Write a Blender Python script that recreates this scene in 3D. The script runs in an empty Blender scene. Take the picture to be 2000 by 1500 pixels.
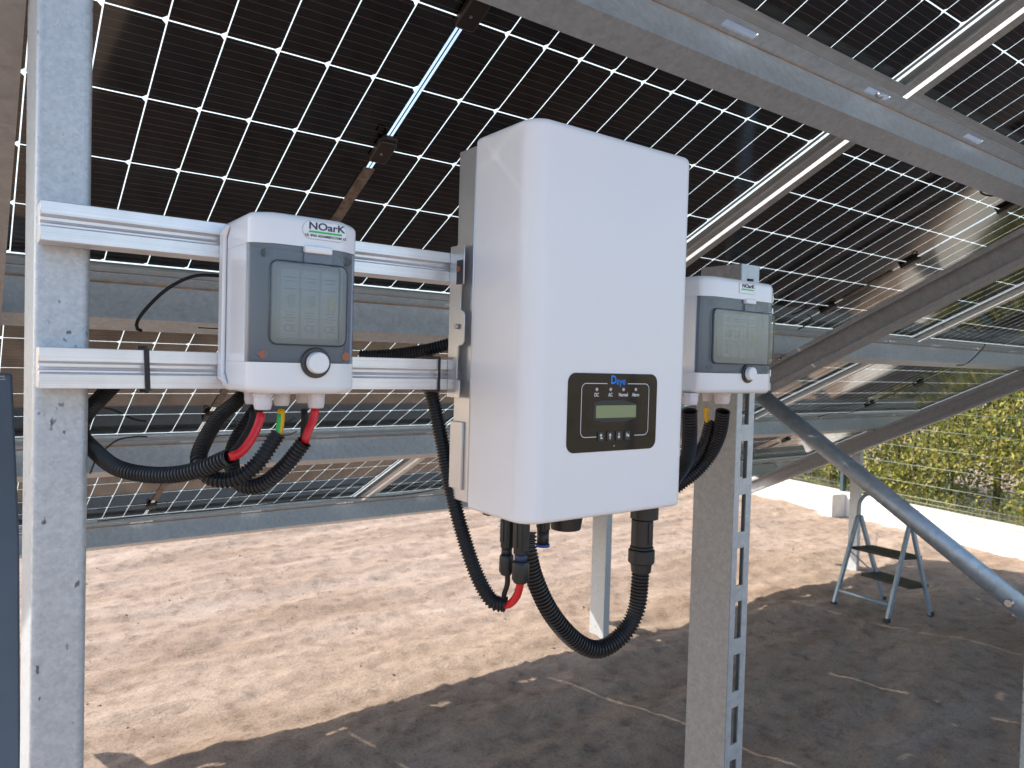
import bpy, bmesh, math, random
from mathutils import Vector, Matrix, noise
random.seed(7)
R = math.radians
scene = bpy.context.scene
COL = scene.collection

# ------------------------------------------------------------------ camera
CAM = Vector((0, 0, 1.7))
FPX = 1443.5
def cam_axes():
    a, b, c = R(-36.449), R(-1.476), R(1.5755)
    f = Vector((-math.sin(a) * math.cos(b), math.cos(a) * math.cos(b), math.sin(b)))
    r = Vector((math.cos(a), math.sin(a), 0)); u = r.cross(f)
    return math.cos(c) * r + math.sin(c) * u, -math.sin(c) * r + math.cos(c) * u, f
CR, CU, CF = cam_axes()
cam_d = bpy.data.cameras.new('camera'); cam = bpy.data.objects.new('camera', cam_d); COL.objects.link(cam)
cam.matrix_world = Matrix(((CR.x, CU.x, -CF.x, CAM.x), (CR.y, CU.y, -CF.y, CAM.y), (CR.z, CU.z, -CF.z, CAM.z), (0, 0, 0, 1)))
cam_d.sensor_width = 36; cam_d.lens = FPX / 2000 * 36
cam_d.clip_start = 0.02; cam_d.clip_end = 2000
cam_d.dof.use_dof = True; cam_d.dof.focus_distance = 1.0; cam_d.dof.aperture_fstop = 15
scene.camera = cam

# ------------------------------------------------------------------ sky, sun, exposure
SUN = Vector((-0.77, 1.05, 1.0)).normalized()
world = bpy.data.worlds.new('World'); scene.world = world; world.use_nodes = True
wn = world.node_tree.nodes; wl = world.node_tree.links
sky = wn.new('ShaderNodeTexSky'); sky.sky_type = 'NISHITA'; sky.sun_disc = False
sky.sun_elevation = math.asin(SUN.z); sky.sun_rotation = math.atan2(SUN.x, SUN.y)
sky.dust_density = 1.5; sky.air_density = 1.0
wn['Background'].inputs['Strength'].default_value = 0.15
wl.new(sky.outputs[0], wn['Background'].inputs['Color'])
sd = bpy.data.lights.new('sun', 'SUN'); sd.energy = 3.85; sd.angle = R(0.55); sd.color = (1, .93, .82)
so = bpy.data.objects.new('sun', sd); COL.objects.link(so)
so.rotation_euler = SUN.to_track_quat('Z', 'Y').to_euler(); so.location = SUN * 30
scene.view_settings.view_transform = 'Standard'; scene.view_settings.look = 'None'
scene.view_settings.exposure = 1.10; scene.view_settings.gamma = 1
scene.cycles.max_bounces = 10; scene.cycles.transparent_max_bounces = 16

# ------------------------------------------------------------------ helpers
def ray(px, py): return CR * ((px - 1000) / FPX) + CU * ((750 - py) / FPX) + CF
def at(px, py, Y):                                  # a point at depth Y
    r = ray(px, py); return CAM + r * (Y / r.y)
def atx(px, py, X): r = ray(px, py); return CAM + r * (X / r.x)
def atz(px, py, z=0.): r = ray(px, py); return CAM + r * ((z - CAM.z) / r.z)

class MB:
    def __init__(s): s.v = []; s.f = []; s.sm = []
    def add(s, vs, fs, smooth=False):
        n = len(s.v); s.v += [tuple(v) for v in vs]; s.f += [tuple(i + n for i in f) for f in fs]; s.sm += [smooth] * len(fs); return s
    def box(s, x0, x1, y0, y1, z0, z1):
        return s.add([(x0, y0, z0), (x1, y0, z0), (x1, y1, z0), (x0, y1, z0), (x0, y0, z1), (x1, y0, z1), (x1, y1, z1), (x0, y1, z1)],
                     [(0, 3, 2, 1), (4, 5, 6, 7), (0, 1, 5, 4), (1, 2, 6, 5), (2, 3, 7, 6), (3, 0, 4, 7)])
    def obox(s, p, q, w, h, up=Vector((0, 0, 1))):   # bar from p to q
        p = Vector(p); q = Vector(q); d = (q - p).normalized(); a = d.cross(up).normalized(); b = a.cross(d)
        vs = [e + a * (i * w / 2) + b * (j * h / 2) for e in (p, q) for i, j in ((-1, -1), (1, -1), (1, 1), (-1, 1))]
        return s.add(vs, [(3, 2, 1, 0), (4, 5, 6, 7), (0, 1, 5, 4), (1, 2, 6, 5), (2, 3, 7, 6), (3, 0, 4, 7)])
    def prism(s, poly, a, b, axis='z', smooth=False):
        m = {'z': lambda p, t: (p[0], p[1], t), 'y': lambda p, t: (p[0], t, p[1]), 'x': lambda p, t: (t, p[0], p[1])}[axis]
        n = len(poly); vs = [m(p, a) for p in poly] + [m(p, b) for p in poly]
        fs = [(i, (i + 1) % n, n + (i + 1) % n, n + i) for i in range(n)]
        s.add(vs, fs, smooth); k = len(s.v) - 2 * n
        s.f += [tuple(k + i for i in range(n))[::-1], tuple(k + n + i for i in range(n))]; s.sm += [False, False]
        return s
    def tube(s, pts, r, seg=12, cap=True, radii=None):
        pts = [Vector(p) for p in pts]; n = len(pts); k0 = len(s.v)
        t0 = (pts[1] - pts[0]).normalized(); a = t0.orthogonal().normalized(); rings = []
        for i, p in enumerate(pts):
            t = (pts[min(i + 1, n - 1)] - pts[max(i - 1, 0)]).normalized()
            a = (a - t * a.dot(t)).normalized(); b = t.cross(a); rr = radii[i] if radii else r
            rings += [p + (a * math.cos(2 * math.pi * j / seg) + b * math.sin(2 * math.pi * j / seg)) * rr for j in range(seg)]
        fs = [(i * seg + j, i * seg + (j + 1) % seg, (i + 1) * seg + (j + 1) % seg, (i + 1) * seg + j) for i in range(n - 1) for j in range(seg)]
        s.add(rings, fs, True)
        if cap:
            s.f += [tuple(k0 + j for j in range(seg))[::-1], tuple(k0 + (n - 1) * seg + j for j in range(seg))]; s.sm += [False, False]
        return s
    def cyl(s, p, q, r, seg=20, r2=None): return s.tube([p, q], r, seg, True, [r, r if r2 is None else r2])
    def build(s, name, mat, parent=None, bevel=0, bseg=2, loc=None, rot=None):
        me = bpy.data.meshes.new(name); me.from_pydata(s.v, [], s.f); me.update()
        me.polygons.foreach_set('use_smooth', s.sm); me.materials.append(mat)
        o = bpy.data.objects.new(name, me); COL.objects.link(o)
        if parent: o.parent = parent
        if loc is not None: o.location = loc
        if rot is not None: o.rotation_euler = rot
        if bevel:
            m = o.modifiers.new('bevel', 'BEVEL'); m.width = bevel; m.segments = bseg; m.limit_method = 'ANGLE'; m.angle_limit = R(35)
            m.harden_normals = False
            for p in me.polygons: p.use_smooth = True
            me.set_sharp_from_angle(angle=R(50))
        return o

def tag(o, label=None, cat=None, group=None, kind=None):
    if cat and not kind and 'kind' not in o.keys(): kind = 'thing'
    for k, v in (('label', label), ('category', cat), ('group', group), ('kind', kind)):
        if v: o[k] = v
    return o
def empty(name, loc=(0, 0, 0), rot=(0, 0, 0)):
    o = bpy.data.objects.new(name, None); o.empty_display_size = .05; COL.objects.link(o); o.location = loc; o.rotation_euler = rot; return o
def children(o): return [c for c in list(COL.objects) if c.parent == o]
def copy_tree(o, parent=None):
    c = o.copy(); COL.objects.link(c); c.parent = parent
    for ch in children(o): copy_tree(ch, c)
    return c
def spline(pts, step=.004):
    pts = [Vector(p) for p in pts]; P = [pts[0] * 2 - pts[1]] + pts + [pts[-1] * 2 - pts[-2]]; fine = []
    for i in range(1, len(P) - 2):
        a, b, c, d = P[i - 1:i + 3]
        for k in range(24):
            t = k / 24
            fine.append(.5 * ((2 * b) + (c - a) * t + (2 * a - 5 * b + 4 * c - d) * t * t + (3 * b - a - 3 * c + d) * t ** 3))
    fine.append(P[-2]); out = [fine[0]]; acc = 0
    for p, q in zip(fine, fine[1:]):
        L = (q - p).length; d = step - acc
        while d <= L: out.append(p + (q - p) * (d / L)); d += step
        acc = L - (d - step)
    return out
def conduit(mb, pts, r, pitch=.0043):               # ribbed flexible conduit
    st = pitch / 4; path = spline(pts, st); rad = [(r, r, r * .80, r * .80)[i % 4] for i in range(len(path))]
    return mb.tube(path, r, 18, False, rad)
def wire(mb, pts, r, seg=10): return mb.tube(spline(pts, .006), r, seg)
def rrect(x0, x1, y0, y1, r, n=6):
    o = []
    for cx, cy, a0 in ((x1 - r, y0 + r, -90), (x1 - r, y1 - r, 0), (x0 + r, y1 - r, 90), (x0 + r, y0 + r, 180)):
        for i in range(n + 1):
            a = R(a0 + 90 * i / n); o.append((cx + r * math.cos(a), cy + r * math.sin(a)))
    return o
def shell(mb, planf, z0, z1, r0, r1, n=6):        # closed plan curve swept up with rounded bottom and top edges
    prof = [(r0 * (1 - math.sin(R(90 * i / n))), z0 + r0 * (1 - math.cos(R(90 * i / n)))) for i in range(n + 1)] if r0 else [(0, z0)]
    prof += [(r1 * (1 - math.cos(R(90 * i / n))), z1 - r1 * (1 - math.sin(R(90 * i / n)))) for i in range(n + 1)] if r1 else [(0, z1)]
    k = None; vs = []
    for o, z in prof:
        p = planf(o); k = len(p); vs += [(a, b, z) for a, b in p]
    m_ = len(prof); fs = [(j * k + i, j * k + (i + 1) % k, (j + 1) * k + (i + 1) % k, (j + 1) * k + i) for j in range(m_ - 1) for i in range(k)]
    mb.add(vs, fs, True); k0 = len(mb.v) - m_ * k
    mb.f += [tuple(k0 + i for i in range(k))[::-1], tuple(k0 + (m_ - 1) * k + i for i in range(k))]; mb.sm += [False, False]
    return mb
def ring_path(poly, w):                              # thin closed outline as a flat strip (poly in local x,z)
    n = len(poly); out = []
    for i in range(n):
        a = Vector(poly[i - 1]); b = Vector(poly[(i + 1) % n]); t = (b - a).normalized(); out.append((poly[i][0] - t.y * w, poly[i][1] + t.x * w))
    return out
def text(body, size, loc, mat, parent, name='lettering', align='CENTER', sx=1., bold=0., thick=.0002, kern=1.):
    cu = bpy.data.curves.new(name, 'FONT'); cu.body = body; cu.size = size; cu.align_x = align; cu.align_y = 'CENTER'
    cu.extrude = thick; cu.offset = bold; cu.space_character = kern
    t = bpy.data.objects.new(name, cu); COL.objects.link(t)
    bpy.context.view_layer.update()
    me = bpy.data.meshes.new_from_object(t.evaluated_get(bpy.context.evaluated_depsgraph_get()))
    COL.objects.unlink(t); bpy.data.objects.remove(t)
    me.materials.clear(); me.materials.append(mat)
    o = bpy.data.objects.new(name, me); COL.objects.link(o); o.parent = parent
    o.location = loc; o.rotation_euler = (R(90), 0, 0); o.scale = (sx, 1, 1); return o

# ------------------------------------------------------------------ materials
def newmat(name):
    m = bpy.data.materials.new(name); m.use_nodes = True; nt = m.node_tree; return m, nt.nodes, nt.links, nt.nodes['Principled BSDF']
def ramp(n, stops):
    r = n.new('ShaderNodeValToRGB'); e = r.color_ramp.elements
    while len(e) < len(stops): e.new(.5)
    for el, (p, c) in zip(e, stops): el.position = p; el.color = (*c, 1)
    return r
def plain(name, col, rough=.5, metal=0., spec=.5, var=0., vscale=20., bump=0., bscale=200., coat=0.):
    m, n, l, b = newmat(name)
    b.inputs['Base Color'].default_value = (*col, 1); b.inputs['Roughness'].default_value = rough; b.inputs['Metallic'].default_value = metal
    b.inputs['Specular IOR Level'].default_value = spec; b.inputs['Coat Weight'].default_value = coat
    tc = n.new('ShaderNodeTexCoord')
    if var:
        nz = n.new('ShaderNodeTexNoise'); nz.inputs['Scale'].default_value = vscale; nz.inputs['Detail'].default_value = 6
        l.new(tc.outputs['Object'], nz.inputs['Vector'])
        rp = ramp(n, [(.3, tuple(c * (1 - var) for c in col)), (.7, tuple(min(1, c * (1 + var)) for c in col))])
        l.new(nz.outputs[0], rp.inputs[0]); l.new(rp.outputs[0], b.inputs['Base Color'])
        mr = n.new('ShaderNodeMapRange'); mr.inputs[3].default_value = max(0, rough - .08); mr.inputs[4].default_value = rough + .08
        l.new(nz.outputs[0], mr.inputs[0]); l.new(mr.outputs[0], b.inputs['Roughness'])
    if bump:
        n2 = n.new('ShaderNodeTexNoise'); n2.inputs['Scale'].default_value = bscale; n2.inputs['Detail'].default_value = 4
        l.new(tc.outputs['Object'], n2.inputs['Vector'])
        bp = n.new('ShaderNodeBump'); bp.inputs['Strength'].default_value = bump; bp.inputs['Distance'].default_value = .002
        l.new(n2.outputs[0], bp.inputs['Height']); l.new(bp.outputs[0], b.inputs['Normal'])
    return m
def galvanised(name, c1, c2, scale=60., rough=.45, metal=.55, bump=.25, pits=False):
    m, n, l, b = newmat(name); tc = n.new('ShaderNodeTexCoord')
    vo = n.new('ShaderNodeTexVoronoi'); vo.inputs['Scale'].default_value = scale
    nz = n.new('ShaderNodeTexNoise'); nz.inputs['Scale'].default_value = scale * .35; nz.inputs['Detail'].default_value = 8; nz.inputs['Roughness'].default_value = .65
    n3 = n.new('ShaderNodeTexNoise'); n3.inputs['Scale'].default_value = 4.; n3.inputs['Detail'].default_value = 5
    for t in (vo, nz, n3): l.new(tc.outputs['Object'], t.inputs['Vector'])
    sep = n.new('ShaderNodeSeparateColor'); l.new(vo.outputs['Color'], sep.inputs[0])
    m1 = n.new('ShaderNodeMath'); m1.operation = 'MULTIPLY_ADD'; m1.inputs[1].default_value = .28; l.new(sep.outputs[0], m1.inputs[0]); l.new(nz.outputs[0], m1.inputs[2])
    m2 = n.new('ShaderNodeMath'); m2.operation = 'MULTIPLY_ADD'; m2.inputs[1].default_value = .6; m2.inputs[1].default_value = .22; l.new(n3.outputs[0], m2.inputs[0]); l.new(m1.outputs[0], m2.inputs[2])
    rp = ramp(n, [(.48, c1), (.98, c2)]); l.new(m2.outputs[0], rp.inputs[0]); l.new(rp.outputs[0], b.inputs['Base Color'])
    out = rp.outputs[0]
    if pits:
        n4 = n.new('ShaderNodeTexNoise'); n4.inputs['Scale'].default_value = 95; n4.inputs['Detail'].default_value = 2
        mp = n.new('ShaderNodeMapping'); mp.inputs['Scale'].default_value = (1, 1, .6); l.new(tc.outputs['Object'], mp.inputs[0]); l.new(mp.outputs[0], n4.inputs['Vector'])
        r4 = ramp(n, [(.25, (.25, .25, .25)), (.31, (1, 1, 1))]); l.new(n4.outputs[0], r4.inputs[0])
        mx = n.new('ShaderNodeMix'); mx.data_type = 'RGBA'; mx.blend_type = 'MULTIPLY'; mx.inputs[0].default_value = 1
        l.new(out, mx.inputs[6]); l.new(r4.outputs[0], mx.inputs[7]); l.new(mx.outputs[2], b.inputs['Base Color'])
    b.inputs['Metallic'].default_value = metal
    mr = n.new('ShaderNodeMapRange'); mr.inputs[3].default_value = rough - .1; mr.inputs[4].default_value = rough + .15
    l.new(nz.outputs[0], mr.inputs[0]); l.new(mr.outputs[0], b.inputs['Roughness'])
    bp = n.new('ShaderNodeBump'); bp.inputs['Strength'].default_value = bump; bp.inputs['Distance'].default_value = .003
    l.new(nz.outputs[0], bp.inputs['Height']); l.new(bp.outputs[0], b.inputs['Normal'])
    return m
M_GALV = galvanised('galvanised_post', (.43, .465, .50), (.58, .615, .65), 300, .42, .35, .25, pits=True)
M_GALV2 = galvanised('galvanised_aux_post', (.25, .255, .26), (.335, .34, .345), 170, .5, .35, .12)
M_PURL = galvanised('galvanised_purlin', (.41, .445, .48), (.54, .58, .62), 110, .42, .5, .05)
M_REFLECT = plain('painted_ground_reflection', (.34, .19, .10), .7, var=.35, vscale=14)  # orange reflection of the soil, put into the colour
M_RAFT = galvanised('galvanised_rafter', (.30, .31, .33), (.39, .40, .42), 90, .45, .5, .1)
M_BRACE = galvanised('galvanised_pipe', (.30, .35, .40), (.46, .52, .58), 40, .4, .6, .1)

def brushed(name, col, rough=.3, metal=.9):
    m, n, l, b = newmat(name); tc = n.new('ShaderNodeTexCoord'); mp = n.new('ShaderNodeMapping'); mp.inputs['Scale'].default_value = (1.2, 60, 420)
    nz = n.new('ShaderNodeTexNoise'); nz.inputs['Scale'].default_value = 3; nz.inputs['Detail'].default_value = 6
    l.new(tc.outputs['Object'], mp.inputs[0]); l.new(mp.outputs[0], nz.inputs['Vector'])
    n2 = n.new('ShaderNodeTexNoise'); n2.inputs['Scale'].default_value = 28; n2.inputs['Detail'].default_value = 4; l.new(tc.outputs['Object'], n2.inputs['Vector'])
    ad = n.new('ShaderNodeMath'); ad.operation = 'MULTIPLY_ADD'; ad.inputs[1].default_value = .5; l.new(n2.outputs[0], ad.inputs[0]); l.new(nz.outputs[0], ad.inputs[2])
    rp = ramp(n, [(.5, tuple(c * .72 for c in col)), (1., col)]); l.new(ad.outputs[0], rp.inputs[0]); l.new(rp.outputs[0], b.inputs['Base Color'])
    b.inputs['Metallic'].default_value = metal
    mr = n.new('ShaderNodeMapRange'); mr.inputs[3].default_value = rough - .08; mr.inputs[4].default_value = rough + .15
    l.new(nz.outputs[0], mr.inputs[0]); l.new(mr.outputs[0], b.inputs['Roughness']); return m
M_ALU = brushed('brushed_aluminium', (.86, .86, .88), .36, .8)
M_FRAME = brushed('anodised_frame', (.62, .62, .62), .38, .7)
M_WHITE = plain('white_powder_coat', (.86, .865, .89), .34, var=.02, vscale=3, bump=.06, bscale=900)
M_SHEET = plain('grey_sheet_metal', (.62, .63, .65), .3, metal=.75, var=.06, vscale=9)
M_BOXP = plain('white_enclosure_plastic', (.83, .85, .88), .20, var=.02, vscale=6, coat=.15)
M_GLAND = plain('pale_gland_plastic', (.66, .63, .66), .38, var=.05, vscale=30)
M_BLACKP = plain('black_plastic', (.018, .019, .021), .42, var=.2, vscale=40, bump=.08)
M_CONDUIT = plain('black_conduit_plastic', (.013, .014, .017), .36, var=.3, vscale=30)
M_RUBBER = plain('black_cable', (.012, .012, .014), .5)
M_BREAK = plain('breaker_plastic', (.50, .49, .47), .4)
M_TOGGLE = plain('green_toggle', (.06, .16, .09), .4)
M_FASCIA = plain('grey_fascia', (.26, .26, .27), .5)
M_RED = plain('red_insulation', (.62, .012, .018), .35, var=.05)
M_YELLOW = plain('yellow_insulation', (.75, .42, .01), .35)
M_GREEN = plain('green_print', (.04, .50, .10), .4)
M_NAVY = plain('navy_print', (.035, .045, .10), .5)
M_BLUE = plain('blue_print', (.0, .22, .80), .4)
M_BLUED = plain('blue_black_plastic', (.02, .035, .09), .4)
M_BLUEP = plain('blue_plastic', (.02, .06, .35), .4)
M_INK = plain('grey_print', (.10, .11, .12), .6)
M_WPRINT = plain('white_print', (.75, .75, .75), .5)
M_LCD = plain('lcd_glass', (.26, .31, .17), .15)
M_PANEL = plain('black_gloss_panel', (.012, .012, .011), .06, spec=.45)
M_STEEL = plain('steel_fastener', (.45, .45, .45), .3, metal=.9)
M_COPPER = plain('rusty_screw', (.35, .13, .07), .5, metal=.4)
M_JBOX = plain('dark_junction_box', (.030, .022, .019), .32, var=.2)
M_TAPE = plain('brown_tape', (.16, .12, .10), .6, var=.5, vscale=90)
M_DARKIN = plain('dark_recess', (.05, .05, .055), .7)
M_BOARD = plain('blue_grey_sheet', (.075, .115, .17), .38, var=.15, vscale=6)
M_LADDER = plain('blue_grey_enamel', (.30, .37, .44), .35, metal=.3, var=.1)
M_STEP = plain('dark_ribbed_step', (.030, .030, .028), .6, bump=.3)
M_CONC = plain('white_render', (.66, .65, .61), .8, var=.14, vscale=3, bump=.3, bscale=60)
M_PILLAR = plain('pale_concrete', (.60, .57, .54), .8, var=.08, vscale=12, bump=.3, bscale=60)
M_FENCEP = plain('dark_green_post', (.03, .06, .07), .4)
M_WIRED = plain('dark_green_wire', (.06, .08, .06), .5)
M_WIREG = plain('grey_green_wire', (.24, .26, .22), .5, metal=.2)

def clear_plastic(name, tint, rough=.03, fac=.10):
    m, n, l, b = newmat(name); n.remove(b); out = n['Material Output']
    tr = n.new('ShaderNodeBsdfTransparent'); tr.inputs[0].default_value = (*tint, 1)
    df = n.new('ShaderNodeBsdfDiffuse'); df.inputs[0].default_value = (.46, .52, .60, 1)
    gl = n.new('ShaderNodeBsdfGlossy'); gl.inputs['Roughness'].default_value = rough
    tc = n.new('ShaderNodeTexCoord'); mp = n.new('ShaderNodeMapping'); mp.inputs['Scale'].default_value = (420, 20, 2.)
    nz = n.new('ShaderNodeTexNoise'); nz.inputs['Scale'].default_value = 1; nz.inputs['Detail'].default_value = 3
    l.new(tc.outputs['Object'], mp.inputs[0]); l.new(mp.outputs[0], nz.inputs['Vector'])
    bp = n.new('ShaderNodeBump'); bp.inputs['Strength'].default_value = .35; bp.inputs['Distance'].default_value = .0006
    l.new(nz.outputs[0], bp.inputs['Height'])
    fr = n.new('ShaderNodeFresnel'); fr.inputs[0].default_value = 1.55; l.new(bp.outputs[0], gl.inputs['Normal'])
    m1 = n.new('ShaderNodeMixShader'); m1.inputs[0].default_value = fac; l.new(tr.outputs[0], m1.inputs[1]); l.new(df.outputs[0], m1.inputs[2])
    ge = n.new('ShaderNodeNewGeometry'); inv = n.new('ShaderNodeMath'); inv.operation = 'SUBTRACT'; inv.inputs[0].default_value = 1; l.new(ge.outputs['Backfacing'], inv.inputs[1])
    mu = n.new('ShaderNodeMath'); mu.operation = 'MULTIPLY'; l.new(fr.outputs[0], mu.inputs[0]); l.new(inv.outputs[0], mu.inputs[1])
    m2 = n.new('ShaderNodeMixShader'); l.new(mu.outputs[0], m2.inputs[0]); l.new(m1.outputs[0], m2.inputs[1]); l.new(gl.outputs[0], m2.inputs[2])
    l.new(m2.outputs[0], out.inputs[0]); return m
M_DOOR = clear_plastic('smoked_door_plastic', (.66, .70, .76), .015, .17)
M_DOOR2 = clear_plastic('door_window_plastic', (.95, .95, .95), .015, .012)

UP = .0918; UC = .0058; VP = .184                    # half-cell pitch, centre strip half width, cell row pitch
def panel_material():
    m, n, l, b = newmat('glass_glass_cells'); n.remove(b); out = n['Material Output']
    def mth(op, a, c=None, d=None):
        k = n.new('ShaderNodeMath'); k.operation = op
        for i, v in enumerate((a, c, d)):
            if v is None: continue
            if isinstance(v, (int, float)): k.inputs[i].default_value = v
            else: l.new(v, k.inputs[i])
        return k.outputs[0]
    tc = n.new('ShaderNodeTexCoord'); sp = n.new('ShaderNodeSeparateXYZ'); l.new(tc.outputs['Object'], sp.inputs[0])
    x, y = sp.outputs[0], sp.outputs[1]
    xa = mth('ABSOLUTE', x); ya = mth('ABSOLUTE', y)
    xq = mth('DIVIDE', mth('SUBTRACT', xa, UC), UP)
    dxs = mth('MULTIPLY', mth('SUBTRACT', xq, mth('ROUND', xq)), UP)            # signed distance to the nearest cell edge
    dx = mth('ABSOLUTE', dxs)
    yq = mth('DIVIDE', y, VP); dy = mth('MULTIPLY', mth('ABSOLUTE', mth('SUBTRACT', yq, mth('ROUND', yq))), VP)
    line = mth('MAXIMUM', mth('LESS_THAN', dx, .0011), mth('LESS_THAN', dy, .0014))
    sgn = mth('MULTIPLY', dxs, mth('SIGN', x))
    chm = mth('MULTIPLY', mth('LESS_THAN', mth('ADD', dx, dy), .0100), mth('LESS_THAN', sgn, .0004))
    line = mth('MAXIMUM', line, chm)
    ctr = mth('LESS_THAN', xa, UC + .0012)
    cb = mth('GREATER_THAN', xa, .0014)
    line = mth('MAXIMUM', mth('MULTIPLY', line, mth('SUBTRACT', 1, ctr)), mth('MULTIPLY', ctr, cb))
    ex = mth('SUBTRACT', xa, UC + 12 * UP); ey = mth('SUBTRACT', ya, 3 * VP)
    outx = mth('GREATER_THAN', ex, .0008); outy = mth('GREATER_THAN', ey, .0010); outer = mth('MAXIMUM', outx, outy)
    bx = mth('MAXIMUM', mth('MULTIPLY', outx, mth('LESS_THAN', ex, .0052)), mth('MULTIPLY', mth('GREATER_THAN', ex, .018), mth('LESS_THAN', ex, .030)))
    by = mth('MULTIPLY', outy, mth('LESS_THAN', ey, .0045))
    edge = mth('MAXIMUM', bx, mth('MULTIPLY', by, mth('LESS_THAN', ex, .0052)))
    gap = mth('MAXIMUM', mth('MULTIPLY', line, mth('SUBTRACT', 1, outer)), edge)
    fq = mth('DIVIDE', y, VP / 10); fin = mth('MULTIPLY', mth('ABSOLUTE', mth('SUBTRACT', mth('SUBTRACT', fq, .5), mth('ROUND', mth('SUBTRACT', fq, .5)))), VP / 10)
    fin = mth('LESS_THAN', fin, .0006)
    # per-cell tone
    fl = n.new('ShaderNodeCombineXYZ'); l.new(mth('FLOOR', mth('DIVIDE', x, UP * 2)), fl.inputs[0]); l.new(mth('FLOOR', yq), fl.inputs[1])
    wn_ = n.new('ShaderNodeTexWhiteNoise'); l.new(fl.outputs[0], wn_.inputs['Vector'])
    cr = ramp(n, [(0, (.0055, .0055, .0085)), (1, (.013, .008, .008))]); l.new(wn_.outputs['Value'], cr.inputs[0])
    mx = n.new('ShaderNodeMix'); mx.data_type = 'RGBA'; l.new(fin, mx.inputs[0]); l.new(cr.outputs[0], mx.inputs[6]); mx.inputs[7].default_value = (.095, .075, .060, 1)
    m0 = n.new('ShaderNodeMix'); m0.data_type = 'RGBA'; l.new(outer, m0.inputs[0]); l.new(mx.outputs[2], m0.inputs[6]); m0.inputs[7].default_value = (.30, .31, .31, 1)
    cell = n.new('ShaderNodeBsdfDiffuse'); l.new(m0.outputs[2], cell.inputs[0])
    tl = n.new('ShaderNodeBsdfTranslucent'); tl.inputs[0].default_value = (.42, .485, .51, 1)
    tp = n.new('ShaderNodeBsdfTransparent'); tp.inputs[0].default_value = (.9, .96, .97, 1)
    gs = n.new('ShaderNodeMixShader'); l.new(mth('MULTIPLY_ADD', ctr, .62, .08), gs.inputs[0]); l.new(tl.outputs[0], gs.inputs[1]); l.new(tp.outputs[0], gs.inputs[2])
    base = n.new('ShaderNodeMixShader'); l.new(gap, base.inputs[0]); l.new(cell.outputs[0], base.inputs[1]); l.new(gs.outputs[0], base.inputs[2])
    gl = n.new('ShaderNodeBsdfGlossy'); gl.inputs['Roughness'].default_value = .07
    nz = n.new('ShaderNodeTexNoise'); nz.inputs['Scale'].default_value = 2.2; nz.inputs['Detail'].default_value = 2; l.new(tc.outputs['Object'], nz.inputs['Vector'])
    bp = n.new('ShaderNodeBump'); bp.inputs['Strength'].default_value = .12; bp.inputs['Distance'].default_value = .01; l.new(nz.outputs[0], bp.inputs['Height']); l.new(bp.outputs[0], gl.inputs['Normal'])
    fr = n.new('ShaderNodeFresnel'); fr.inputs[0].default_value = 1.88
    fin2 = n.new('ShaderNodeMixShader'); l.new(fr.outputs[0], fin2.inputs[0]); l.new(base.outputs[0], fin2.inputs[1]); l.new(gl.outputs[0], fin2.inputs[2])
    l.new(fin2.outputs[0], out.inputs[0]); return m
M_CELLS = panel_material()

def ground_material():
    m, n, l, b = newmat('dry_soil'); tc = n.new('ShaderNodeTexCoord')
    def nz(sc, det=6, rough=.6, mp=None):
        t = n.new('ShaderNodeTexNoise'); t.inputs['Scale'].default_value = sc; t.inputs['Detail'].default_value = det; t.inputs['Roughness'].default_value = rough
        if mp:
            q = n.new('ShaderNodeMapping'); q.inputs['Scale'].default_value = mp; q.inputs['Rotation'].default_value = (0, 0, R(8)); l.new(tc.outputs['Object'], q.inputs[0]); l.new(q.outputs[0], t.inputs['Vector'])
        else: l.new(tc.outputs['Object'], t.inputs['Vector'])
        return t.outputs[0]
    a = nz(1.1, 8, .65, (.45, 1.6, 1)); c = nz(9, 8, .7); d = nz(75, 6, .75)
    r1 = ramp(n, [(.32, (.30, .216, .160)), (.5, (.385, .292, .230)), (.68, (.455, .358, .295))]); l.new(a, r1.inputs[0])
    r2 = ramp(n, [(.30, (.62, .58, .55)), (.5, (1, 1, 1)), (.75, (1.1, 1.08, 1.05))]); l.new(c, r2.inputs[0])
    r3 = ramp(n, [(.34, (.62, .59, .57)), (.47, (.98, .98, .98)), (.66, (1.12, 1.12, 1.11))]); l.new(d, r3.inputs[0])
    prev = r1.outputs[0]
    for r in (r2, r3):
        mx = n.new('ShaderNodeMix'); mx.data_type = 'RGBA'; mx.blend_type = 'MULTIPLY'; mx.inputs[0].default_value = 1
        l.new(prev, mx.inputs[6]); l.new(r.outputs[0], mx.inputs[7]); prev = mx.outputs[2]
    l.new(prev, b.inputs['Base Color']); b.inputs['Roughness'].default_value = .95; b.inputs['Specular IOR Level'].default_value = .15
    e = nz(34, 10, .8); bp = n.new('ShaderNodeBump'); bp.inputs['Strength'].default_value = .75; bp.inputs['Distance'].default_value = .024
    l.new(e, bp.inputs['Height']); l.new(bp.outputs[0], b.inputs['Normal']); return m
M_SOIL = ground_material()

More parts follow.
